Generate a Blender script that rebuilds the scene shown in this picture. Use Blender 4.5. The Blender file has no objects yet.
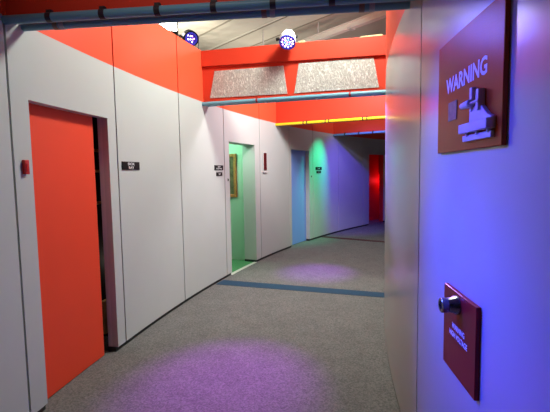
import bpy, bmesh, math, random
from mathutils import Vector, Matrix, Euler
random.seed(7)
sc = bpy.context.scene
COL = sc.collection
R_ = math.radians
CX, CY = 14.754, 0.429          # centre the curved corridor turns about
RL, RR = 16.434, 14.12          # outer (left) and inner (right) wall faces
ZW, ZT = 2.49, 3.14             # white / red boundary, top of the set walls

def P(a, r, z):
    """corridor coordinates: heading angle (deg), radius, height"""
    t = R_(a)
    return Vector((CX - r*math.cos(t), CY + r*math.sin(t), z))

# ------------------------------------------------------------ materials
def lin(c):
    return tuple(((x/255)/12.92 if x/255 <= .04045 else ((x/255+.055)/1.055)**2.4) for x in c)

def mat(name, col, rough=.5, metal=0, spec=.5, noise=None, bump=0, bscale=200, emit=None, estr=0):
    m = bpy.data.materials.new(name); m.use_nodes = True
    nt = m.node_tree; b = nt.nodes['Principled BSDF']
    b.inputs['Base Color'].default_value = (*col, 1)
    b.inputs['Roughness'].default_value = rough
    b.inputs['Metallic'].default_value = metal
    b.inputs['Specular IOR Level'].default_value = spec
    tc = nt.nodes.new('ShaderNodeTexCoord')
    if noise:
        sc_, amt = noise
        n = nt.nodes.new('ShaderNodeTexNoise'); n.inputs['Scale'].default_value = sc_; n.inputs['Detail'].default_value = 3
        nt.links.new(tc.outputs['Object'], n.inputs['Vector'])
        r = nt.nodes.new('ShaderNodeValToRGB')
        r.color_ramp.elements[0].position = .3; r.color_ramp.elements[1].position = .7
        r.color_ramp.elements[0].color = (*[c*(1-amt) for c in col], 1)
        r.color_ramp.elements[1].color = (*[min(1, c*(1+amt)) for c in col], 1)
        nt.links.new(n.outputs['Fac'], r.inputs['Fac'])
        nt.links.new(r.outputs['Color'], b.inputs['Base Color'])
    if bump:
        n2 = nt.nodes.new('ShaderNodeTexNoise'); n2.inputs['Scale'].default_value = bscale
        nt.links.new(tc.outputs['Object'], n2.inputs['Vector'])
        bp = nt.nodes.new('ShaderNodeBump'); bp.inputs['Strength'].default_value = bump; bp.inputs['Distance'].default_value = .01
        nt.links.new(n2.outputs['Fac'], bp.inputs['Height'])
        nt.links.new(bp.outputs['Normal'], b.inputs['Normal'])
    if emit:
        b.inputs['Emission Color'].default_value = (*emit, 1); b.inputs['Emission Strength'].default_value = estr
    return m

M = {}
M['white'] = mat('white_wall_paint', (.485, .50, .485), .55, noise=(2.0, .02), spec=.3)
M['white_r'] = mat('satin_white_wall_paint', (.475, .49, .48), .2, noise=(2.0, .02), spec=.5)
M['red'] = mat('orange_red_paint', (.80, .082, .032), .5, noise=(2.5, .03), spec=.3)
M['beamred'] = mat('red_beam_paint', (.56, .040, .016), .5, noise=(2.5, .03), spec=.3)
M['doorred'] = mat('red_door_paint', (.78, .062, .024), .5, noise=(1.5, .03), spec=.3)
M['jamb'] = mat('mauve_jamb_paint', (.60, .56, .57), .6, noise=(3, .02))
M['dark'] = mat('black_backing', (.012, .011, .012), .8)
M['plinth'] = mat('black_plinth_vinyl', (.012, .012, .014), .5)
M['bluedoor'] = mat('blue_door_paint', (.20, .34, .80), .45, noise=(2, .03))
M['bluepipe'] = mat('pale_blue_pipe_paint', (.13, .31, .39), .4)
M['yellowpipe'] = mat('yellow_pipe_paint', (.85, .62, .02), .35)
M['clamp'] = mat('black_clamp', (.02, .016, .02), .5)
M['redclamp'] = mat('dark_red_clamp', (.25, .02, .02), .5)
M['tape'] = mat('tan_tape', (.22, .17, .12), .6)
M['paletape'] = mat('pale_violet_tape', (.36, .40, .46), .6)
M['palestrap'] = mat('pale_strap', (.55, .55, .55), .5)
M['sign'] = mat('black_sign_plastic', (.010, .009, .010), .5, spec=.15)
M['letter'] = mat('white_lettering', (.82, .80, .82), .5)
M['redplastic'] = mat('red_plastic', (.55, .015, .012), .3)
M['maroonplastic'] = mat('dark_maroon_plastic', (.10, .008, .010), .25)
M['plate'] = mat('rust_red_panel_paint', (.47, .082, .012), .3, noise=(6, .05), spec=.09)
M['plate2'] = mat('dark_red_panel_paint', (.30, .020, .014), .4, noise=(6, .05), spec=.12)
M['brushed'] = mat('brushed_grey_metal', (.20, .15, .11), .5, .2, noise=(60, .2))
M['greypart'] = mat('pale_grey_cast_paint', (.62, .62, .66), .45)
M['chrome'] = mat('dark_chrome', (.22, .21, .22), .22, .95)
M['gold'] = mat('old_gold_frame', (.45, .17, .05), .5, .2, noise=(40, .25))
M['canvas'] = mat('dark_canvas', (.14, .10, .055), .7, noise=(14, .5))
M['green'] = mat('pale_green_wall_paint', (.52, .66, .55), .6, noise=(2, .03))
M['greenfloor'] = mat('green_carpet', (.05, .22, .08), .95, noise=(150, .3), bump=.4)
M['thresh'] = mat('pale_threshold_strip', (.55, .56, .50), .5)
M['timber'] = mat('pine_timber', (.55, .38, .16), .6, noise=(12, .15))
M['body_black'] = mat('black_lamp_housing', (.012, .012, .014), .4, .2)
M['body_white'] = mat('white_lamp_housing', (.75, .74, .72), .4)
M['bluering'] = mat('blue_lens_rim', (.03, .03, .35), .3, emit=(.05, .02, 1), estr=.12)
M['lens'] = mat('violet_lens_face', (.05, .04, .3), .2, emit=(.10, .04, 1), estr=.10)
M['led_w'] = mat('bright_led', (.8, .8, 1), .3, emit=(.85, .75, 1), estr=7)
M['led_p'] = mat('pink_led', (.8, .4, 1), .3, emit=(1, .35, 1), estr=4)
M['led_c'] = mat('cyan_led', (.3, .7, 1), .3, emit=(.15, .55, 1), estr=3)
M['tube'] = mat('lit_lamp_glass', (1, 1, 1), .3, emit=(1, .96, .82), estr=22)
M['steel'] = mat('cream_steel_paint', (.88, .85, .74), .45)
M['galv'] = mat('pale_galvanised_rod', (.70, .68, .62), .4, .2)
M['slatred'] = mat('red_louvre_paint', (.70, .03, .03), .45)
M['bluestripe'] = mat('blue_floor_stripe', (.013, .05, .10), .9, noise=(140, .2), bump=.3)
M['maroonstripe'] = mat('maroon_floor_stripe', (.075, .012, .016), .9, noise=(140, .2), bump=.3)

def carpet():
    m = mat('grey_carpet', (.20, .185, .18), .95, spec=.1)
    nt = m.node_tree; b = nt.nodes['Principled BSDF']; tc = nt.nodes['Texture Coordinate'] if 'Texture Coordinate' in nt.nodes else nt.nodes.new('ShaderNodeTexCoord')
    n1 = nt.nodes.new('ShaderNodeTexNoise'); n1.inputs['Scale'].default_value = 75; n1.inputs['Detail'].default_value = 4; n1.inputs['Roughness'].default_value = .8
    n2 = nt.nodes.new('ShaderNodeTexNoise'); n2.inputs['Scale'].default_value = 5
    for n in (n1, n2): nt.links.new(tc.outputs['Object'], n.inputs['Vector'])
    r = nt.nodes.new('ShaderNodeValToRGB')
    e = r.color_ramp.elements; e[0].position = .36; e[1].position = .66
    e[0].color = (.108, .104, .102, 1); e[1].color = (.25, .243, .232, 1)
    nt.links.new(n1.outputs['Fac'], r.inputs['Fac'])
    mx = nt.nodes.new('ShaderNodeMix'); mx.data_type = 'RGBA'; mx.blend_type = 'MULTIPLY'; mx.inputs[0].default_value = .25
    r2 = nt.nodes.new('ShaderNodeValToRGB'); r2.color_ramp.elements[0].position = .35; r2.color_ramp.elements[1].position = .65
    r2.color_ramp.elements[0].color = (.6, .6, .6, 1)
    nt.links.new(n2.outputs['Fac'], r2.inputs['Fac'])
    nt.links.new(r.outputs['Color'], mx.inputs[6]); nt.links.new(r2.outputs['Color'], mx.inputs[7])
    nt.links.new(mx.outputs[2], b.inputs['Base Color'])
    bp = nt.nodes.new('ShaderNodeBump'); bp.inputs['Strength'].default_value = .6; bp.inputs['Distance'].default_value = .01
    nt.links.new(n1.outputs['Fac'], bp.inputs['Height']); nt.links.new(bp.outputs['Normal'], b.inputs['Normal'])
    return m
M['carpet'] = carpet()

def foil():
    """crinkled pearly sheet in the beam panels"""
    m = mat('crinkled_pearl_sheet', (.62, .57, .53), .4, spec=.5)
    nt = m.node_tree; b = nt.nodes['Principled BSDF']; tc = nt.nodes.new('ShaderNodeTexCoord')
    mp = nt.nodes.new('ShaderNodeMapping'); mp.inputs['Scale'].default_value = (1.5, 1.5, .8); mp.inputs['Rotation'].default_value = (.2, .5, .1)
    n = nt.nodes.new('ShaderNodeTexNoise'); n.inputs['Scale'].default_value = 22; n.inputs['Detail'].default_value = 4; n.inputs['Distortion'].default_value = 1.6
    nt.links.new(tc.outputs['Object'], mp.inputs['Vector']); nt.links.new(mp.outputs['Vector'], n.inputs['Vector'])
    r = nt.nodes.new('ShaderNodeValToRGB'); e = r.color_ramp.elements
    e[0].position = .36; e[1].position = .66; e[0].color = (.31, .295, .27, 1); e[1].color = (.58, .56, .52, 1)
    k = r.color_ramp.elements.new(.54); k.color = (.38, .36, .33, 1)
    nt.links.new(n.outputs['Fac'], r.inputs['Fac']); nt.links.new(r.outputs['Color'], b.inputs['Base Color'])
    bp = nt.nodes.new('ShaderNodeBump'); bp.inputs['Strength'].default_value = .45; bp.inputs['Distance'].default_value = .02
    nt.links.new(n.outputs['Fac'], bp.inputs['Height']); nt.links.new(bp.outputs['Normal'], b.inputs['Normal'])
    return m
M['foil'] = foil()

def ceil_mat():
    m = mat('quilted_roof_lining', (.60, .56, .46), .7)
    nt = m.node_tree; b = nt.nodes['Principled BSDF']; tc = nt.nodes.new('ShaderNodeTexCoord')
    mp = nt.nodes.new('ShaderNodeMapping'); mp.inputs['Rotation'].default_value = (0, 0, R_(-42))
    n = nt.nodes.new('ShaderNodeTexNoise'); n.inputs['Scale'].default_value = 1.6; n.inputs['Detail'].default_value = 2
    nt.links.new(tc.outputs['Object'], mp.inputs['Vector']); nt.links.new(mp.outputs['Vector'], n.inputs['Vector'])
    bp = nt.nodes.new('ShaderNodeBump'); bp.inputs['Strength'].default_value = .6; bp.inputs['Distance'].default_value = .25
    nt.links.new(n.outputs['Fac'], bp.inputs['Height']); nt.links.new(bp.outputs['Normal'], b.inputs['Normal'])
    return m
M['roof'] = ceil_mat()
M['roofseam'] = mat('roof_lining_seam', (.30, .27, .21), .7)
M['roofseam_l'] = mat('pale_roof_lining_seam', (.75, .72, .62), .6)

# ------------------------------------------------------------ mesh builder
class MB:
    def __init__(s): s.v = []; s.f = []; s.m = []
    def add(s, vs, fs, mi=0):
        o = len(s.v); s.v += [Vector(q) for q in vs]
        for f in fs: s.f.append([i+o for i in f]); s.m.append(mi)
        return s
    HEX = [(0,3,2,1),(4,5,6,7),(0,1,5,4),(1,2,6,5),(2,3,7,6),(3,0,4,7)]
    def hexa(s, p, mi=0): return s.add(p, MB.HEX, mi)
    def box(s, lo, hi, mi=0, M4=None):
        (a,b,c),(d,e,f) = lo, hi
        p = [Vector(q) for q in [(a,b,c),(d,b,c),(d,e,c),(a,e,c),(a,b,f),(d,b,f),(d,e,f),(a,e,f)]]
        if M4: p = [M4 @ q for q in p]
        return s.hexa(p, mi)
    def arc(s, a0, a1, r0, r1, z0, z1, mi=0, step=.35):
        """curved slab between two heading angles, radii and heights"""
        n = max(1, int(math.ceil(abs(a1-a0)/step))); vs = []; fs = []
        for i in range(n+1):
            a = a0+(a1-a0)*i/n
            vs += [P(a,r0,z0), P(a,r1,z0), P(a,r1,z1), P(a,r0,z1)]
        for i in range(n):
            b = 4*i
            for k in range(4):
                k2 = (k+1) % 4
                fs.append((b+k, b+k2, b+4+k2, b+4+k))
        fs += [(3,2,1,0), (4*n, 4*n+1, 4*n+2, 4*n+3)]
        return s.add(vs, fs, mi)
    def tube(s, p, q, r, r2=None, n=20, mi=0, caps=True):
        p, q = Vector(p), Vector(q); r2 = r if r2 is None else r2
        z = (q-p).normalized(); x = z.orthogonal().normalized(); y = z.cross(x)
        vs = []
        for i in range(n):
            t = 2*math.pi*i/n; d = x*math.cos(t)+y*math.sin(t)
            vs += [p+d*r, q+d*r2]
        fs = [(2*i, 2*((i+1)%n), 2*((i+1)%n)+1, 2*i+1) for i in range(n)]
        if caps: fs += [tuple(2*i for i in range(n))[::-1], tuple(2*i+1 for i in range(n))]
        return s.add(vs, fs, mi)
    def lathe(s, p, axis, prof, n=28, mi=0):
        """prof: list of (distance along axis, radius)"""
        p = Vector(p); z = Vector(axis).normalized(); x = z.orthogonal().normalized(); y = z.cross(x)
        vs = []; fs = []
        for d, r in prof:
            for i in range(n):
                t = 2*math.pi*i/n; vs.append(p+z*d+(x*math.cos(t)+y*math.sin(t))*r)
        for k in range(len(prof)-1):
            for i in range(n):
                j = (i+1) % n; fs.append((k*n+i, k*n+j, (k+1)*n+j, (k+1)*n+i))
        fs += [tuple(range(n))[::-1], tuple((len(prof)-1)*n+i for i in range(n))]
        return s.add(vs, fs, mi)
    def prism(s, pts, depth_vec, mi=0):
        n = len(pts); vs = [Vector(p) for p in pts]+[Vector(p)+Vector(depth_vec) for p in pts]
        fs = [tuple(range(n))[::-1], tuple(range(n, 2*n))]+[(i,(i+1)%n,(i+1)%n+n,i+n) for i in range(n)]
        return s.add(vs, fs, mi)
    def build(s, name, mats, parent=None, bevel=0, origin=None, smooth=True):
        if not isinstance(mats, (list, tuple)): mats = [mats]
        if parent is not None:
            o0 = Vector(parent['_o']) if '_o' in parent else Vector(parent.location)
        elif origin is not None: o0 = Vector(origin)
        else:
            xs = [v.x for v in s.v]; ys = [v.y for v in s.v]; zs = [v.z for v in s.v]
            o0 = Vector(((min(xs)+max(xs))/2, (min(ys)+max(ys))/2, min(zs)))
        me = bpy.data.meshes.new(name)
        me.from_pydata([v-o0 for v in s.v], [], s.f)
        for m in mats: me.materials.append(m)
        for p, i in zip(me.polygons, s.m): p.material_index = i
        bm = bmesh.new(); bm.from_mesh(me); bmesh.ops.recalc_face_normals(bm, faces=bm.faces); bm.to_mesh(me); bm.free()
        if smooth:
            for p in me.polygons: p.use_smooth = True
            me.set_sharp_from_angle(angle=R_(30))
        o = bpy.data.objects.new(name, me); COL.objects.link(o)
        if parent is not None: o.parent = parent
        else: o.location = o0
        o['_o'] = list(o0)
        if bevel:
            b = o.modifiers.new('bevel', 'BEVEL'); b.width = bevel; b.segments = 2; b.limit_method = 'ANGLE'; b.angle_limit = R_(40)
        return o

def empty(name, loc):
    o = bpy.data.objects.new(name, None); COL.objects.link(o); o.location = loc; o.empty_display_size = .1
    o['_o'] = list(loc); return o
def tag(o, label, cat, group=None):
    o['label'] = label; o['category'] = cat
    if group: o['group'] = group
    return o
def struct(o, label=None, cat=None):
    o['kind'] = 'structure'
    if label: o['label'] = label; o['category'] = cat
    return o

def text_mesh(txt, size, width=None, bold=0.0, spacing=1.0, line=1.0):
    """returns (verts (u,v), faces) of centred text, at cap height = size"""
    cu = bpy.data.curves.new('lettering', 'FONT'); cu.body = txt; cu.size = 1; cu.align_x = 'CENTER'
    cu.offset = bold; cu.space_character = spacing; cu.space_line = line; cu.resolution_u = 3
    ob = bpy.data.objects.new('lettering_source', cu); COL.objects.link(ob)
    dg = bpy.context.evaluated_depsgraph_get(); me = bpy.data.meshes.new_from_object(ob.evaluated_get(dg))
    vs = [(v.co.x, v.co.y) for v in me.vertices]; fs = [tuple(p.vertices) for p in me.polygons]
    bpy.data.objects.remove(ob); bpy.data.curves.remove(cu); bpy.data.meshes.remove(me)
    nl = txt.count('\n')+1
    x0 = min(v[0] for v in vs); x1 = max(v[0] for v in vs); y0 = min(v[1] for v in vs); y1 = max(v[1] for v in vs)
    kx = (width/(x1-x0)) if width else None; ky = size/(y1-y0)
    kx = kx or ky
    return [((x-(x0+x1)/2)*kx, (y-(y0+y1)/2)*ky) for x, y in vs], fs

def wall_text(name, txt, a, z, r, side, height, width, parent, m, bold=.0):
    """lettering lying on a wall face; side=+1 left wall, -1 right wall"""
    vs, fs = text_mesh(txt, height, width, bold)
    rr = r - .0015*side
    mb = MB(); mb.add([P(a+side*math.degrees(u/r), rr, z+v) for u, v in vs], fs)
    return mb.build(name, m, parent, smooth=False)

# ------------------------------------------------------------ floor and floor stripes
mb = MB(); mb.box((-6, -3.5, -.06), (13, 17, 0))
struct(mb.build('floor', M['carpet']))
mb = MB(); mb.arc(18.25, 19.08, RR+.01, RL-.005, .0, .004)
struct(mb.build('trim_1', M['bluestripe']))
mb = MB(); mb.arc(33.8, 34.35, RR+.01, RL-.005, .0, .004)
struct(mb.build('trim_2', M['maroonstripe']))

# ------------------------------------------------------------ walls
GAP = .030                       # half seam width in degrees
TH = .055
def cells(mb, a0, a1, r0, r1, z0, z1, mi, hole=None):
    if not hole: mb.arc(a0, a1, r0, r1, z0, z1, mi); return
    h0, h1, hz = hole
    if h0 > a0: mb.arc(a0, h0, r0, r1, z0, z1, mi)
    if h1 < a1: mb.arc(h1, a1, r0, r1, z0, z1, mi)
    mb.arc(h0, h1, r0, r1, hz, z1, mi)

LSEAM = [-9.9, -5.7, -1.5, 2.75, 6.98, 11.03, 15.28, 19.58, 24.05, 28.45, 32.38, 37.0, 41.65, 46.5, 51, 55.5, 60]
DOORS = {6.98: (7.53, 10.59, 2.032), 19.58: (20.15, 23.37, 2.032), 28.45: (28.78, 31.76, 2.03), 41.65: (42.88, 46.0, 2.04)}
# backing boards seen only as black lines in the seams
wl = empty('wall_left', P(20, RL, 0)); struct(wl)
mb = MB()
holes = sorted(DOORS.values()); a = LSEAM[0]
for h0, h1, hz in holes:
    mb.arc(a, h0-.02, RL+TH, RL+TH+.012, 0, ZT-.01); mb.arc(h0-.02, h1+.02, RL+TH, RL+TH+.012, hz+.02, ZT-.01); a = h1+.02
mb.arc(a, LSEAM[-1], RL+TH, RL+TH+.012, 0, ZT-.01)
mb.build('backing_board', M['dark'], wl)
for i in range(len(LSEAM)-1):
    a0, a1 = LSEAM[i]+GAP, LSEAM[i+1]-GAP
    hole = DOORS.get(LSEAM[i])
    mb = MB()
    cells(mb, a0, a1, RL, RL+TH, .042, ZW, 0, hole)
    mb.arc(a0, a1, RL, RL+TH, ZW, ZT, 1)
    mb.build('wall_panel', [M['white'], M['red']], wl)
    mb = MB()
    if hole:
        mb.arc(LSEAM[i], hole[0], RL+.018, RL+TH, 0, .042); mb.arc(hole[1], LSEAM[i+1], RL+.018, RL+TH, 0, .042)
    else: mb.arc(LSEAM[i], LSEAM[i+1], RL+.018, RL+TH, 0, .042)
    mb.build('plinth', M['plinth'], wl)

RSEAM = [-9.0, -3.42, 1.53, 6.475, 15.9, 20.9, 25.9, 30.9, 35.9, 40.9, 45.9, 50.9, 55.9, 60]
wr = empty('wall_right', P(10, RR, 0)); struct(wr)
mb = MB(); mb.arc(RSEAM[0], RSEAM[-1], RR-TH-.012, RR-TH, 0, ZT-.01); mb.build('backing_board', M['dark'], wr)
for i in range(len(RSEAM)-1):
    a0, a1 = RSEAM[i]+GAP, RSEAM[i+1]-GAP
    mb = MB(); mb.arc(a0, a1, RR-TH, RR, .02, ZW, 0); mb.arc(a0, a1, RR-TH, RR, ZW, ZT, 1)
    mb.build('wall_panel', [M['white_r'], M['red']], wr)
    mb = MB(); mb.arc(RSEAM[i], RSEAM[i+1], RR-TH, RR-.018, 0, .02); mb.build('plinth', M['plinth'], wr)

# far end of the corridor, out past the bend
mb = MB()
c0, c1 = P(60, RR, 0), P(60, RL, 0); d = Vector((math.sin(R_(60)), math.cos(R_(60)), 0))*.06
mb.hexa([c0, c1, c1+d, c0+d, c0+Vector((0,0,ZT)), c1+Vector((0,0,ZT)), c1+d+Vector((0,0,ZT)), c0+d+Vector((0,0,ZT))])
struct(mb.build('wall_far', M['white']))

# ------------------------------------------------------------ door recesses
def jambs(mb, h0, h1, hz, r1, t=.15):
    """two side linings and the head lining of an opening"""
    mb.arc(h0-t, h0, RL+TH, r1, .04, hz+.04); mb.arc(h1, h1+t, RL+TH, r1, .04, hz+.04)
    mb.arc(h0, h1, RL+TH, r1, hz, hz+.04)

# door 1: big orange-red sliding leaf, not quite shut
h0, h1, hz = DOORS[6.98]
d1 = struct(empty('door_1', P(9, 16.53, 0)), 'orange-red sliding door standing slightly open in the left wall', 'door')
mb = MB(); mb.arc(7.2, 10.28, 16.512, 16.552, .006, 2.12); mb.build('door_leaf', M['doorred'], d1, bevel=.003)
mb = MB(); mb.arc(h1, h1+.14, RL+TH, 16.53, .042, hz+.03); mb.arc(h0-.14, h0, RL+TH, 16.53, .042, hz+.03)
mb.arc(h0, h1, RL+TH, 16.505, hz, hz+.04)
mb.build('door_jamb', M['jamb'], d1)
mb = MB(); mb.arc(h1-.02, h1+.14, RL+.02, 16.53, 0, .042); mb.build('door_plinth', M['plinth'], d1)
# what shows in the gap: back of the set with its studs
mb = MB(); mb.arc(6.9, 11.6, 16.78, 16.80, 0, 2.5); mb.arc(11.6, 11.66, 16.57, 16.80, 0, 2.5)
struct(mb.build('wall_behind_door', M['dark']))
st = empty('timber_frame', P(10.95, 16.62, .12)); tag(st, 'bare pine stud and rails showing in the gap beside the orange-red door', 'timber frame')
mb = MB(); mb.arc(10.83, 11.10, 16.60, 16.64, .12, .42); mb.build('stud', M['timber'], st)
for z in (1.30, 1.58, 1.76):
    mb = MB(); mb.arc(10.70, 11.10, 16.60, 16.64, z, z+.022); mb.build('rail', M['timber'], st)

# doorway 2: open to a small green-lit room
h0, h1, hz = DOORS[19.58]
d2 = struct(empty('door_2', P(21.8, RL, 0)), 'open doorway into the green lit room', 'doorway')
mb = MB(); jambs(mb, h0, h1, hz, 16.67); mb.build('door_jamb', M['white'], d2)
mb = MB(); mb.arc(h1-.005, h1+.15, RL+.02, 16.67, 0, .042); mb.arc(h0-.15, h0+.005, RL+.02, 16.67, 0, .042); mb.build('door_plinth', M['plinth'], d2)
mb = MB(); mb.arc(h0, h1, RL-.002, RL+TH, 0, .006); mb.build('threshold', M['thresh'], d2)
mb = MB(); mb.arc(19.65, 23.65, RL+TH, 18.4, .0, .003); struct(mb.build('floor_green_room', M['greenfloor']))
mb = MB()
mb.arc(23.65, 23.9, 16.665, 18.45, 0, 2.5)
mb.arc(19.45, 23.9, 18.4, 18.45, 0, 2.5)
mb.arc(19.45, 19.65, 16.55, 18.4, 0, 2.5)
mb.arc(19.45, 23.9, 16.55, 18.45, 2.5, 2.54)
struct(mb.build('wall_green_room', M['green']))
# picture on the side wall of the green room
pf = empty('picture_frame', P(23.6, 17.1, 1.13)); tag(pf, 'gold framed picture hanging on the green wall inside the open doorway', 'picture')
def radbox(mb, r0, r1, z0, z1, t0, t1, a=23.65, mi=0):
    """box lying on the near face of a radial wall; t = distance off the face"""
    base = R_(a); hd = Vector((math.sin(base), math.cos(base), 0))
    p = []
    for z in (z0, z1):
        for r, t in ((r0,t0),(r1,t0),(r1,t1),(r0,t1)):
            p.append(P(a, r, z)-hd*t)
    mb.hexa(p, mi)
mb = MB(); w = .055
radbox(mb, 16.83, 16.83+w, 1.13, 1.90, .0, .04); radbox(mb, 17.38-w, 17.38, 1.13, 1.90, .0, .04)
radbox(mb, 16.83+w, 17.38-w, 1.13, 1.13+w, .0, .04); radbox(mb, 16.83+w, 17.38-w, 1.90-w, 1.90, .0, .04)
mb.build('frame', M['gold'], pf, bevel=.008)
mb = MB(); radbox(mb, 16.83+w, 17.38-w, 1.13+w, 1.90-w, .0, .018); mb.build('canvas', M['canvas'], pf)

# door 3: blue leaf
h0, h1, hz = DOORS[28.45]
d3 = struct(empty('door_3', P(30, 16.53, 0)), 'pale blue door in a shallow recess beyond the second beam', 'door')
mb = MB(); mb.arc(h0-.12, h1+.12, 16.525, 16.56, .01, hz+.03); mb.build('door_leaf', M['bluedoor'], d3)
mb = MB(); jambs(mb, h0, h1, hz, 16.525, .12); mb.build('door_jamb', M['white'], d3)
mb = MB(); mb.arc(h1-.005, h1+.12, RL+.02, 16.525, 0, .042); mb.build('door_plinth', M['plinth'], d3)

# doorway 4: red-lit recess with louvres at the far end
h0, h1, hz = DOORS[41.65]
d4 = struct(empty('door_4', P(44.5, RL, 0)), 'red lit doorway with louvres at the far end of the corridor', 'doorway')
mb = MB(); jambs(mb, h0, h1, hz, 16.62); mb.build('door_jamb', M['slatred'], d4)
mb = MB(); mb.arc(41.8, 51.2, 17.0, 17.05, 0, 2.5); mb.arc(41.6, 41.8, 16.55, 17.05, 0, 2.5); mb.arc(51.2, 51.4, 16.55, 17.05, 0, 2.5); mb.arc(41.6, 51.4, 16.55, 17.05, 2.5, 2.54)
struct(mb.build('wall_red_room', M['slatred']))
lv = empty('louvre_screen', P(49.1, 16.95, 1.4)); tag(lv, 'red slatted louvre screen inside the far red doorway', 'louvre')
mb = MB(); mb.arc(47.95, 48.1, 16.94, 16.998, 1.46, 2.2); mb.arc(50.2, 50.35, 16.94, 16.998, 1.46, 2.2); mb.arc(48.1, 50.2, 16.95, 16.998, 1.43, 1.47); mb.build('screen_frame', M['slatred'], lv)
for k in range(11):
    z = 1.48+.065*k
    mb = MB(); a0, a1 = 48.1, 50.2
    mb.hexa([P(a0,16.90,z), P(a1,16.90,z), P(a1,16.99,z+.045), P(a0,16.99,z+.045), P(a0,16.90,z+.012), P(a1,16.90,z+.012), P(a1,16.99,z+.057), P(a0,16.99,z+.057)])
    mb.build('slat', M['slatred'], lv)

# ------------------------------------------------------------ cross beams with pipes
def beam(a, label, zt, pipes, clamps, back_clamps, panels=None, thick=.13, face='beamred', clampm='clamp', seg=None):
    """box beam spanning the corridor; front face at heading a. zt = (top at left, top at right)"""
    hd = Vector((math.sin(R_(a)), math.cos(R_(a)), 0))
    def Q(r, z, t): return P(a, r, z)+hd*t
    ri, ro = RR+.002, RL-.002
    t = empty('header_beam', Q((ri+ro)/2, ZW, thick/2)); tag(t, label, 'beam', 'red beams crossing the corridor')
    def slab(mb, r0, r1, z0l, z0r, z1l, z1r, t0, t1):
        f = lambda r, zl, zr: zl+(zr-zl)*(RL-r)/(RL-RR)
        mb.hexa([Q(r0,f(r0,z0l,z0r),t0), Q(r1,f(r1,z0l,z0r),t0), Q(r1,f(r1,z0l,z0r),t1), Q(r0,f(r0,z0l,z0r),t1),
                 Q(r0,f(r0,z1l,z1r),t0), Q(r1,f(r1,z1l,z1r),t0), Q(r1,f(r1,z1l,z1r),t1), Q(r0,f(r0,z1l,z1r),t1)])
    mid = (zt[0]-.2, zt[1]-.215)
    mb = MB(); slab(mb, ri, ro, ZW, ZW-.01, mid[0], mid[1], .03, thick); mb.build('face_board', M[face], t)
    mb = MB(); slab(mb, ri, ro, mid[0], mid[1], zt[0], zt[1], 0, thick+.01); mb.build('top_board', M[face], t, bevel=.003)
    for pl in panels or []:
        mb = MB(); mb.hexa([Q(r, z, .022) for r, z in pl]+[Q(r, z, .034) for r, z in pl]); mb.build('light_panel', M['foil'], t)
    for k, (pm, tt) in enumerate(((pipes[0], .0), (pipes[1], .15))):
        zl, zr = (2.460, 2.448) if k == 0 else (2.474, 2.462)
        def C(r): return Q(r, zl+(zr-zl)*(RL-r)/(RL-RR), tt+.012)
        mb = MB(); mb.tube(C(ro), C(ri), .0255, n=24); pp = mb.build('pipe', M[pm], t)
        for c in (clamps if k == 0 else back_clamps):
            r, wdt, cm = c
            mb = MB(); mb.tube(C(r+wdt/2), C(r-wdt/2), .0285, n=24)
            p0 = C(r); ax = (C(r-.1)-C(r+.1)).normalized(); 
            hx = ax*(wdt/2); up = Vector((0,0,1)); fw = hd*.012
            mb.hexa([p0-hx-fw, p0+hx-fw, p0+hx+fw, p0-hx+fw, p0-hx-fw+up*.04, p0+hx-fw+up*.04, p0+hx+fw+up*.04, p0-hx+fw+up*.04])
            mb.build('clamp', M[cm], pp)
    return t

c = 'clamp'
def rs(ls, w, m): return [(r, w, m) for r in ls]
beam(6.95, 'nearest and darkest red beam along the top of the photo, with grey blue pipes', (3.14, 3.13), ('bluepipe', 'bluepipe'),
     rs((16.146, 15.823, 15.50, 15.182, 14.858, 14.546), .032, c), rs((16.209, 14.926, 14.38), .03, 'tape')+rs((16.168, 14.878, 14.324), .03, 'paletape'))
def trap(rt0, rt1, rb0, rb1, zt0, zt1, zb0, zb1):
    return [(rb0, zb0), (rb1, zb1), (rt1, zt1), (rt0, zt0)]
beam(17.42, 'red beam with two pearly trapezoid panels and a pale blue pipe', (3.135, 3.07), ('bluepipe', 'bluepipe'),
     rs((15.68, 14.53), .024, 'redclamp'), rs((16.272, 15.614, 14.951, 14.28), .028, 'palestrap'),
     panels=[trap(16.257, 15.336, 16.332, 15.29, 2.868, 2.853, 2.531, 2.515), trap(15.142, 14.265, 15.202, 14.203, 2.861, 2.845, 2.514, 2.507)])
beam(26.4, 'orange-red beam with a bright yellow pipe along its lower edge', (3.13, 3.08), ('yellowpipe', 'clamp'),
     rs((15.868, 15.799, 15.444, 15.379, 14.77, 14.70), .016, c), [], face='beamred')
beam(36.0, 'farthest red beam, with a segmented pale blue pipe, beyond the yellow pipe', (3.13, 3.08), ('bluepipe', 'clamp'),
     rs((16.11, 15.747, 15.397, 15.04, 14.68, 14.33), .035, c), [])

# ------------------------------------------------------------ roof of the hall
mb = MB(); mb.box((-9, -4, 4.5), (14, 19, 4.55))
cl = struct(mb.build('ceiling', M['roof']))
def strip(p, q, w, z, name, m, h=.012):
    p, q = Vector(p), Vector(q); d = (q-p).normalized(); n = Vector((-d.y, d.x))*w/2
    mb = MB(); A = [p+n, p-n, q-n, q+n]
    mb.hexa([(v.x, v.y, z-h) for v in A]+[(v.x, v.y, z) for v in A]); return mb.build(name, m, cl)
sd = Vector((math.cos(R_(-49)), math.sin(R_(-49))))
for (x, y), w, m in [((-1.25, 8.55), .035, 'roofseam'), ((-.40, 8.58), .03, 'roofseam_l'), ((-.34, 8.62), .02, 'roofseam'), ((.51, 8.52), .03, 'roofseam'), ((2.6, 9.2), .03, 'roofseam'), ((-2.3, 8.3), .03, 'roofseam'), ((3.9, 9.6), .03, 'roofseam')]:
    c0 = Vector((x, y)); strip(c0-sd*5, c0+sd*5, w, 4.5, 'lining_seam', M[m])
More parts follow.
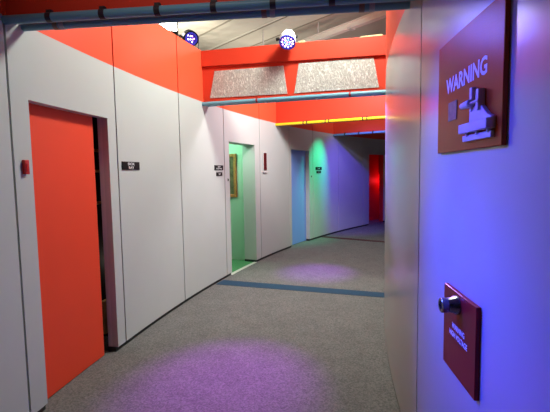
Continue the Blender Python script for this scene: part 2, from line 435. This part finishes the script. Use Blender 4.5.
# cream steel beam hung from the roof
bt = empty('roof_beam', (1.43, 7.6, 4.2)); tag(bt, 'long cream steel beam hanging under the roof at the upper right', 'roof beam')
bd = (Vector((1.92, 7.02, 0))-Vector((.94, 8.21, 0))).normalized(); bn = Vector((-bd.y, bd.x, 0))
c0 = Vector((1.43, 7.615, 4.2))
def along(s, n, z): return c0+bd*s+bn*n+Vector((0,0,z))
def bbox(mb, s0, s1, n0, n1, z0, z1):
    mb.hexa([along(s0,n0,z0), along(s1,n0,z0), along(s1,n1,z0), along(s0,n1,z0), along(s0,n0,z1), along(s1,n0,z1), along(s1,n1,z1), along(s0,n1,z1)])
mb = MB(); bbox(mb, -4.5, 4.5, -.055, .055, -.05, -.035); mb.build('lower_flange', M['steel'], bt)
mb = MB(); bbox(mb, -4.5, 4.5, -.008, .008, -.035, .055); mb.build('web', M['steel'], bt)
mb = MB(); bbox(mb, -4.5, 4.5, -.055, .055, .055, .07); mb.build('upper_flange', M['steel'], bt)
mb = MB(); bbox(mb, -.02, .05, -.07, .07, -.065, -.03); mb.build('beam_clamp', M['galv'], bt)
mb = MB(); p = along(-.82, 0, .06); mb.tube(p, (p.x, p.y, 4.5), .014, n=12); mb.build('hanger_rod', M['galv'], bt)
mb = MB(); mb.tube((-.19, 8.63, 3.9), (-.19, 8.63, 4.5), .016, n=12)
mb.tube((-.19, 8.63, 3.88), (-.19, 8.63, 3.93), .03, n=12)
tag(mb.build('hanger_rod', M['galv']), 'thin pale rod hanging from the roof above the left pearly panel', 'rod')

# flood lamp behind the top of the left wall
fl = empty('flood_lamp', (-1.47, 5.78, ZT)); tag(fl, 'bright white flood lamp glaring over the top of the left wall', 'lamp')
mb = MB(); mb.box((-.16, -.05, -.10), (.16, .05, .10), 0, Matrix.Translation((-1.47, 5.78, 3.58)) @ Euler((R_(-20), 0, R_(15))).to_matrix().to_4x4()); mb.build('housing', M['body_black'], fl, bevel=.01)
mb = MB(); mb.box((-.14, -.062, -.08), (.14, -.045, .08), 0, Matrix.Translation((-1.47, 5.78, 3.58)) @ Euler((R_(-20), 0, R_(15))).to_matrix().to_4x4()); mb.build('lamp_glass', M['tube'], fl)
mb = MB(); mb.tube((-1.47, 5.80, 2.2), (-1.47, 5.80, 3.50), .02); mb.tube((-1.47,5.80,0),(-1.47,5.80,2.2),.025); mb.build('stand_pole', M['body_black'], fl)

# ------------------------------------------------------------ LED par lights
def par(name, loc, aim, label, rad, length, body, nled, foot, fr=.9):
    t = empty(name, loc); tag(t, label, 'stage light')
    loc = Vector(loc); d = (Vector(aim)-loc).normalized(); s = d.cross(Vector((0,0,1))).normalized(); u = s.cross(d)
    mb = MB(); mb.lathe(loc-d*length, d, [(0, rad*.55), (.02, rad*.80), (length*.35, rad*.86), (length*.42, rad*.98), (length, rad), (length-.0, rad*.98), (length-.02, rad*fr)], 32)
    mb.build('housing', M[body], t)
    mb = MB(); mb.lathe(loc-d*.022, d, [(0, rad*(fr+.1)), (.024, rad*(fr+.12)), (.024, rad*(fr-.04)), (.008, rad*(fr-.04))], 32); mb.build('rim', M['bluering'], t)
    mb = MB(); mb.tube(loc-d*.02, loc-d*.012, rad*fr, n=32); mb.build('lens_face', M['lens'], t)
    pos = []
    if nled == 7:
        pos = [(-.52, .05, 'led_p'), (-.18, .42, 'led_p'), (.12, .42, 'led_w'), (.58, .48, 'led_w'), (.1, -.1, 'led_w'), (.52, -.15, 'led_w'), (-.2, -.5, 'led_w'), (-.3, -.1, 'led_p')]
    else:
        pos = [(0, 0, 'led_p')]
        for k in range(6): pos.append((.36*math.cos(k*1.047), .36*math.sin(k*1.047), ['led_c', 'led_w'][k % 2]))
        for k in range(11): pos.append((.70*math.cos(k*.571+.2), .70*math.sin(k*.571+.2), ['led_w', 'led_p', 'led_w'][k % 3]))
    for x, y, m in pos:
        mb = MB(); c_ = loc+s*(x*rad*fr*1.08)+u*(y*rad*fr*1.08)-d*.014
        mb.lathe(c_, d, [(0, rad*fr*.125), (.006, rad*fr*.11), (.010, rad*fr*.06)], 12); mb.build('led', M[m], t)
    # yoke: two arms and a cross strap down to the foot
    cmid = loc-d*length*.5; arms = MB()
    for sg in (-1, 1):
        arms.tube(cmid+s*sg*rad*.9, cmid+s*sg*rad*1.22, .012, n=12)
        q = cmid+s*sg*rad*1.2
        arms.tube(q+Vector((0,0,.02)), (q.x, q.y, foot+.015), .007, n=8)
    qa, qb = cmid+s*rad*1.2, cmid-s*rad*1.2
    arms.tube((qa.x, qa.y, foot+.012), (qb.x, qb.y, foot+.012), .010, n=8)
    arms.tube((cmid.x, cmid.y, foot), (cmid.x, cmid.y, foot+.02), .03, n=12)
    arms.build('yoke', M['body_black'], t)
    for sg in (1,):
        mb = MB(); q = cmid+s*sg*rad*1.2; mb.tube(q, q+s*sg*.03, .02, n=14); mb.build('knob', M['body_black'], t)
    return t
L1 = Vector((-1.075, 5.12, 3.24)); L1aim = P(3.5, RR, 1.35)
par('par_light', tuple(P(16.85, 16.475, 3.238)), tuple(P(3.6, RR, 1.2)), 'black stage light with a few violet bulbs on top of the left wall', .094, .22, 'body_black', 7, ZT, .70)
L2 = P(17.2, 15.262, 3.10)
par('par_light', tuple(P(16.75, 15.228, 3.05)), (-.32, 2.85, 0), 'white bodied stage light with a ring of pink and blue bulbs on the panelled beam', .094, .16, 'body_white', 18, 3.10)

# added blocks standing in for warm glints along the panelled beam's top
for (r0, r1, z), lb in [((15.16, 15.06, 3.095), 'small tan block added as a warm glint on the panelled beam beside the white stage light'), ((14.42, 14.16, 3.068), 'long tan block added as a warm glint on the right end of the panelled beam')]:
    hd = Vector((math.sin(R_(17.42)), math.cos(R_(17.42)), 0)); mb = MB()
    mb.hexa([P(17.42, r, z)+hd*t for r, t in ((r0,.03),(r1,.03),(r1,.1),(r0,.1))]+[P(17.42, r, z+.03)+hd*t for r, t in ((r0-.01,.035),(r1+.01,.035),(r1+.01,.1),(r0-.01,.1))])
    tag(mb.build('glint_block', M['timber']), lb, 'glint block')

# ------------------------------------------------------------ left wall fittings
sw = empty('call_switch', P(7.28, RL, 1.568)); tag(sw, 'small red call switch on the white wall left of the orange-red door', 'switch')
mb = MB(); mb.arc(7.215, 7.345, RL-.022, RL, 1.566, 1.655, step=1); mb.build('switch_body', M['redplastic'], sw, bevel=.003)
mb = MB(); mb.arc(7.245, 7.315, RL-.027, RL-.022, 1.585, 1.635, step=1); mb.build('button', M['redplastic'], sw, bevel=.002)

def sign(a0, a1, z0, z1, lines, label, th, tw, name='wall_sign'):
    t = empty(name, P((a0+a1)/2, RL, z0)); tag(t, label, 'sign')
    mb = MB(); mb.arc(a0, a1, RL-.008, RL, z0, z1, step=.3); mb.build('sign_plate', M['sign'], t)
    zc = (z0+z1)/2; n = len(lines)
    for i, (tx, w) in enumerate(lines):
        wall_text('lettering', tx, (a0+a1)/2, zc+((n-1)/2-i)*th*1.38, RL-.008, 1, th, w, t, M['letter'], .02)
sign(11.23, 12.24, 1.600, 1.675, [('SICK', .115), ('BAY', .09)], 'black two-line sign on the white wall right of the orange-red door', .024, 0)
sign(18.46, 19.38, 1.602, 1.671, [('CREW', .09), ('QUARTERS', .17)], 'black two-line sign left of the open green doorway, the larger of its pair', .020, 0)
sign(18.65, 19.26, 1.520, 1.573, [('3F', .07)], 'small black sign just below the larger sign left of the green doorway', .022, 0)
sign(32.84, 33.90, 1.606, 1.673, [('LAB', .10)], 'black sign in the green light right of the blue door, upper of its pair', .024, 0)
sign(33.0, 33.75, 1.533, 1.580, [('3F', .06)], 'small black sign in the green light right of the blue door, lower of its pair', .018, 0)

wc = empty('wall_intercom', P(24.65, RL, 1.56)); tag(wc, 'tall narrow intercom with a dark maroon panel right of the open green doorway', 'intercom')
mb = MB(); mb.arc(24.42, 24.90, RL-.018, RL, 1.578, 1.93, step=.25); mb.build('housing', M['white'], wc, bevel=.004)
mb = MB(); mb.arc(24.465, 24.84, RL-.026, RL-.018, 1.60, 1.91, step=.2); mb.build('dark_panel', M['maroonplastic'], wc, bevel=.002)
mb = MB(); mb.arc(24.38, 24.94, RL-.032, RL, 1.562, 1.578, step=.25); mb.build('ledge', M['jamb'], wc, bevel=.002)
for a, z, lb in [(19.93, 1.46, 'tiny dark push button on the left side of the open green doorway'), (32.1, 1.46, 'tiny push button between the blue door and the small black signs')]:
    t = empty('push_button', P(a, RL, z)); tag(t, lb, 'push button')
    hd = (P(a, RL-.02, z)-P(a, RL, z)).normalized()
    mb = MB(); mb.arc(a-.05, a+.05, RL-.006, RL, z-.022, z+.022, step=1); mb.build('button_plate', M['brushed'], t, bevel=.002)
    mb = MB(); mb.lathe(P(a, RL-.006, z), hd, [(0, .011), (.006, .010), (.010, .006)], 14); mb.build('button', M['dark'], t)

# ------------------------------------------------------------ right wall: upper warning panel
FP = RR+.016                      # front face of the plates
wp = empty('warning_panel', P(3.97, RR, 1.618)); tag(wp, 'large rust red warning panel with a grey latch high on the right wall', 'panel')
mb = MB(); mb.arc(2.88, 5.06, RR+.001, FP, 1.618, 2.035, step=.4); mb.build('plate', M['plate'], wp, bevel=.002)
wall_text('lettering', 'WARNING', 3.96, 1.865, FP, -1, .057, .345, wp, M['letter'], .03)
mb = MB(); mb.arc(4.20, 4.54, FP, FP+.003, 1.732, 1.801, step=1); mb.build('metal_tag', M['brushed'], wp, bevel=.001)
hd = P(3.4, FP+.1, 0)-P(3.4, FP, 0); hd.normalize()
lt = MB()
ac_ = 3.4
def LP(a, z, w): return P(a, FP+w, z)
# cast body with a concave flare on its near side
pts = [(3.63, 1.69), (3.63, 1.748), (3.33, 1.750), (3.27, 1.742), (3.22, 1.732), (3.13, 1.715), (3.02, 1.705), (3.02, 1.70)]
lt.prism([LP(a, z, 0) for a, z in pts], hd*.014)
lt = lt.build('latch', M['greypart'], wp, bevel=.002)
mb = MB(); mb.arc(3.02, 3.84, FP, FP+.028, 1.670, 1.700, step=.5); mb.build('ledge', M['greypart'], lt, bevel=.002)
mb = MB(); mb.arc(3.04, 3.86, FP, FP+.012, 1.644, 1.664, step=.5); mb.build('lower_bar', M['greypart'], lt, bevel=.002)
for a in (3.10, 3.40, 3.70):
    mb = MB(); mb.tube(LP(a, 1.660, .012), LP(a, 1.672, .012), .006, n=12); mb.build('bolt', M['greypart'], lt)
mb = MB(); mb.arc(3.53, 3.60, FP, FP+.018, 1.735, 1.811, step=1); mb.build('post', M['greypart'], lt, bevel=.002)
mb = MB(); mb.arc(3.30, 3.375, FP, FP+.022, 1.732, 1.796, step=1); mb.build('post', M['greypart'], lt, bevel=.002)
rod_r = FP+.024
mb = MB(); mb.lathe(P(3.76, rod_r, 1.759), P(3.5, rod_r, 1.759)-P(3.76, rod_r, 1.759), [(0, .009), (.002, .0105), (.040, .0125), (.064, .0125), (.066, .011)], 18); mb.build('pin', M['greypart'], lt)
mb = MB(); mb.tube(P(3.52, rod_r, 1.759), P(3.26, rod_r, 1.759), .004, n=12); mb.build('cross_rod', M['greypart'], lt)

# ------------------------------------------------------------ right wall: lower panel
lp = empty('hazard_panel', P(4.0, RR, .794)); tag(lp, 'small dark red panel with a metal knob low on the right wall', 'panel')
mb = MB(); mb.arc(3.40, 4.60, RR, FP, .794, 1.108, step=.4); mb.build('plate', M['plate2'], lp, bevel=.002)
wall_text('lettering', 'WARNING', 3.98, .976, FP, -1, .022, .115, lp, M['letter'], .035)
wall_text('lettering', 'HIGH VOLTAGE', 3.98, .944, FP, -1, .022, .165, lp, M['letter'], .035)
hk = (P(4.02, FP+.1, 0)-P(4.02, FP, 0)).normalized()
mb = MB(); mb.lathe(P(4.02, FP, 1.065), hk, [(0, .034), (.010, .033), (.020, .028), (.036, .025), (.038, .027), (.058, .027), (.061, .024), (.061, .016), (.054, .014)], 32)
mb.build('knob', M['chrome'], lp)

# ------------------------------------------------------------ lights
def spot(name, loc, aim, col, power, ang, blend=.6, rad=.06):
    l = bpy.data.lights.new(name, 'SPOT'); l.color = col; l.energy = power; l.spot_size = R_(ang); l.spot_blend = blend; l.shadow_soft_size = rad
    o = bpy.data.objects.new(name, l); COL.objects.link(o); o.location = loc
    o.rotation_euler = (Vector(aim)-Vector(loc)).to_track_quat('-Z', 'Y').to_euler(); return o
def area(name, loc, aim, col, power, sx, sy):
    l = bpy.data.lights.new(name, 'AREA'); l.shape = 'RECTANGLE'; l.size = sx; l.size_y = sy; l.color = col; l.energy = power
    o = bpy.data.objects.new(name, l); COL.objects.link(o); o.location = loc
    o.rotation_euler = (Vector(aim)-Vector(loc)).to_track_quat('-Z', 'Y').to_euler(); return o
def point(name, loc, col, power, rad=.1):
    l = bpy.data.lights.new(name, 'POINT'); l.color = col; l.energy = power; l.shadow_soft_size = rad
    o = bpy.data.objects.new(name, l); COL.objects.link(o); o.location = loc; return o
WARM = (.92, 1, .89)
def narrow(o, deg): o.data.spread = R_(deg); return o
area('work_and_fill_light', (.75, 3.9, 4.1), (-.9, 4.7, 1.9), WARM, 140, .5, .5)
area('work_and_fill_light', (1.2, 5.75, 3.4), (.0, 7.2, 1.5), (1, .93, .97), 85, .5, .4)
area('work_and_fill_light', (2.2, 8.55, 3.3), (2.2, 9.9, 2.85), (1, .90, 1), 6, .4, .3)  # added light that brightens the front of the farthest beam
narrow(area('work_and_fill_light', (-.2, .2, 4.0), (-.5, 2.35, 2.85), (1, .85, .85), 2.2, .4, .4), 45)  # added weak fill from behind the camera, lifts the nearest beam's face
area('ceiling_fill_light', (-.4, 9.4, 2.9), (-.2, 9.0, 4.5), (1, .93, .82), 26, 1.2, 1.2)  # added unseen fill pointing up, brightens the roof lining
spot('flood_light', (-2.0, 7.7, 3.75), (-2.0, 8.0, 4.5), (1, .95, .82), 130, 140, .7, .12)
# LED beams; the first two blue spots are added for the tall wall pool
spot('par_and_added_beam', P(6.5, 16.1, 2.7), P(4.15, RR, 1.45), (.025, .05, 1), 460, 34, 1)
spot('par_and_added_beam', P(6.5, 16.0, 2.7), P(4.0, RR, .75), (.025, .05, 1), 460, 34, 1)
spot('par_and_added_beam', P(16.7, 16.40, 3.23), P(3.3, RR, 1.4), (.16, .15, 1), 130, 40, 1)
spot('par_and_added_beam', P(16.6, 15.228, 3.03), P(9.2, 15.34, 0), (.50, .0, 1), 950, 28, 1)
spot('par_and_added_beam', P(26.2, 15.3, 3.0), P(22.2, 15.25, 0), (.40, .07, 1), 700, 26, 1)
spot('par_and_added_beam', P(34.6, 15.6, 3.05), P(32.9, RL, 1.35), (.0, 1, .46), 300, 48, 1)
spot('par_and_added_beam', P(31.0, 14.6, 3.0), P(38.5, RL, 1.0), (.15, .10, 1), 480, 56, .9)
spot('par_and_added_beam', P(26.2, 15.0, 2.95), P(13.5, RR, 1.75), (.36, .22, 1), 6000, 15, .9)
point('green_room_light', P(21.5, 17.2, 2.3), (.48, 1, .68), 26, .12)
point('backstage_light', P(11.3, 16.70, .75), (1, .9, .7), .5, .03)
point('red_room_light', P(48.4, 16.72, 1.25), (1, .02, .03), 7, .06)

w = bpy.data.worlds.new('hall_air'); sc.world = w; w.use_nodes = True
w.node_tree.nodes['Background'].inputs[0].default_value = (.9, .85, 1, 1); w.node_tree.nodes['Background'].inputs[1].default_value = .01

# ------------------------------------------------------------ camera
F, PITCH, ROLL = 403.75, R_(4.6716), R_(.9049)
cd = bpy.data.cameras.new('camera'); co = bpy.data.objects.new('camera', cd); COL.objects.link(co); sc.camera = co
cd.sensor_fit = 'HORIZONTAL'; cd.sensor_width = 36; cd.lens = 36*F/550; cd.clip_start = .02
fw = Vector((0, math.cos(PITCH), -math.sin(PITCH))); up0 = Vector((0, math.sin(PITCH), math.cos(PITCH))); rt0 = Vector((1, 0, 0))
rt = rt0*math.cos(ROLL)-up0*math.sin(ROLL)*-1*-1; up = rt0*math.sin(ROLL)+up0*math.cos(ROLL)
m = Matrix(((rt.x, up.x, -fw.x, 0), (rt.y, up.y, -fw.y, 0), (rt.z, up.z, -fw.z, 1.55), (0, 0, 0, 1)))
co.matrix_world = m

for o in bpy.data.objects:
    if '_o' in o: del o['_o']
sc.view_settings.view_transform = 'Standard'; sc.view_settings.look = 'None'; sc.view_settings.gamma = 1
sc.view_settings.use_curve_mapping = False; sc.view_settings.exposure = 0
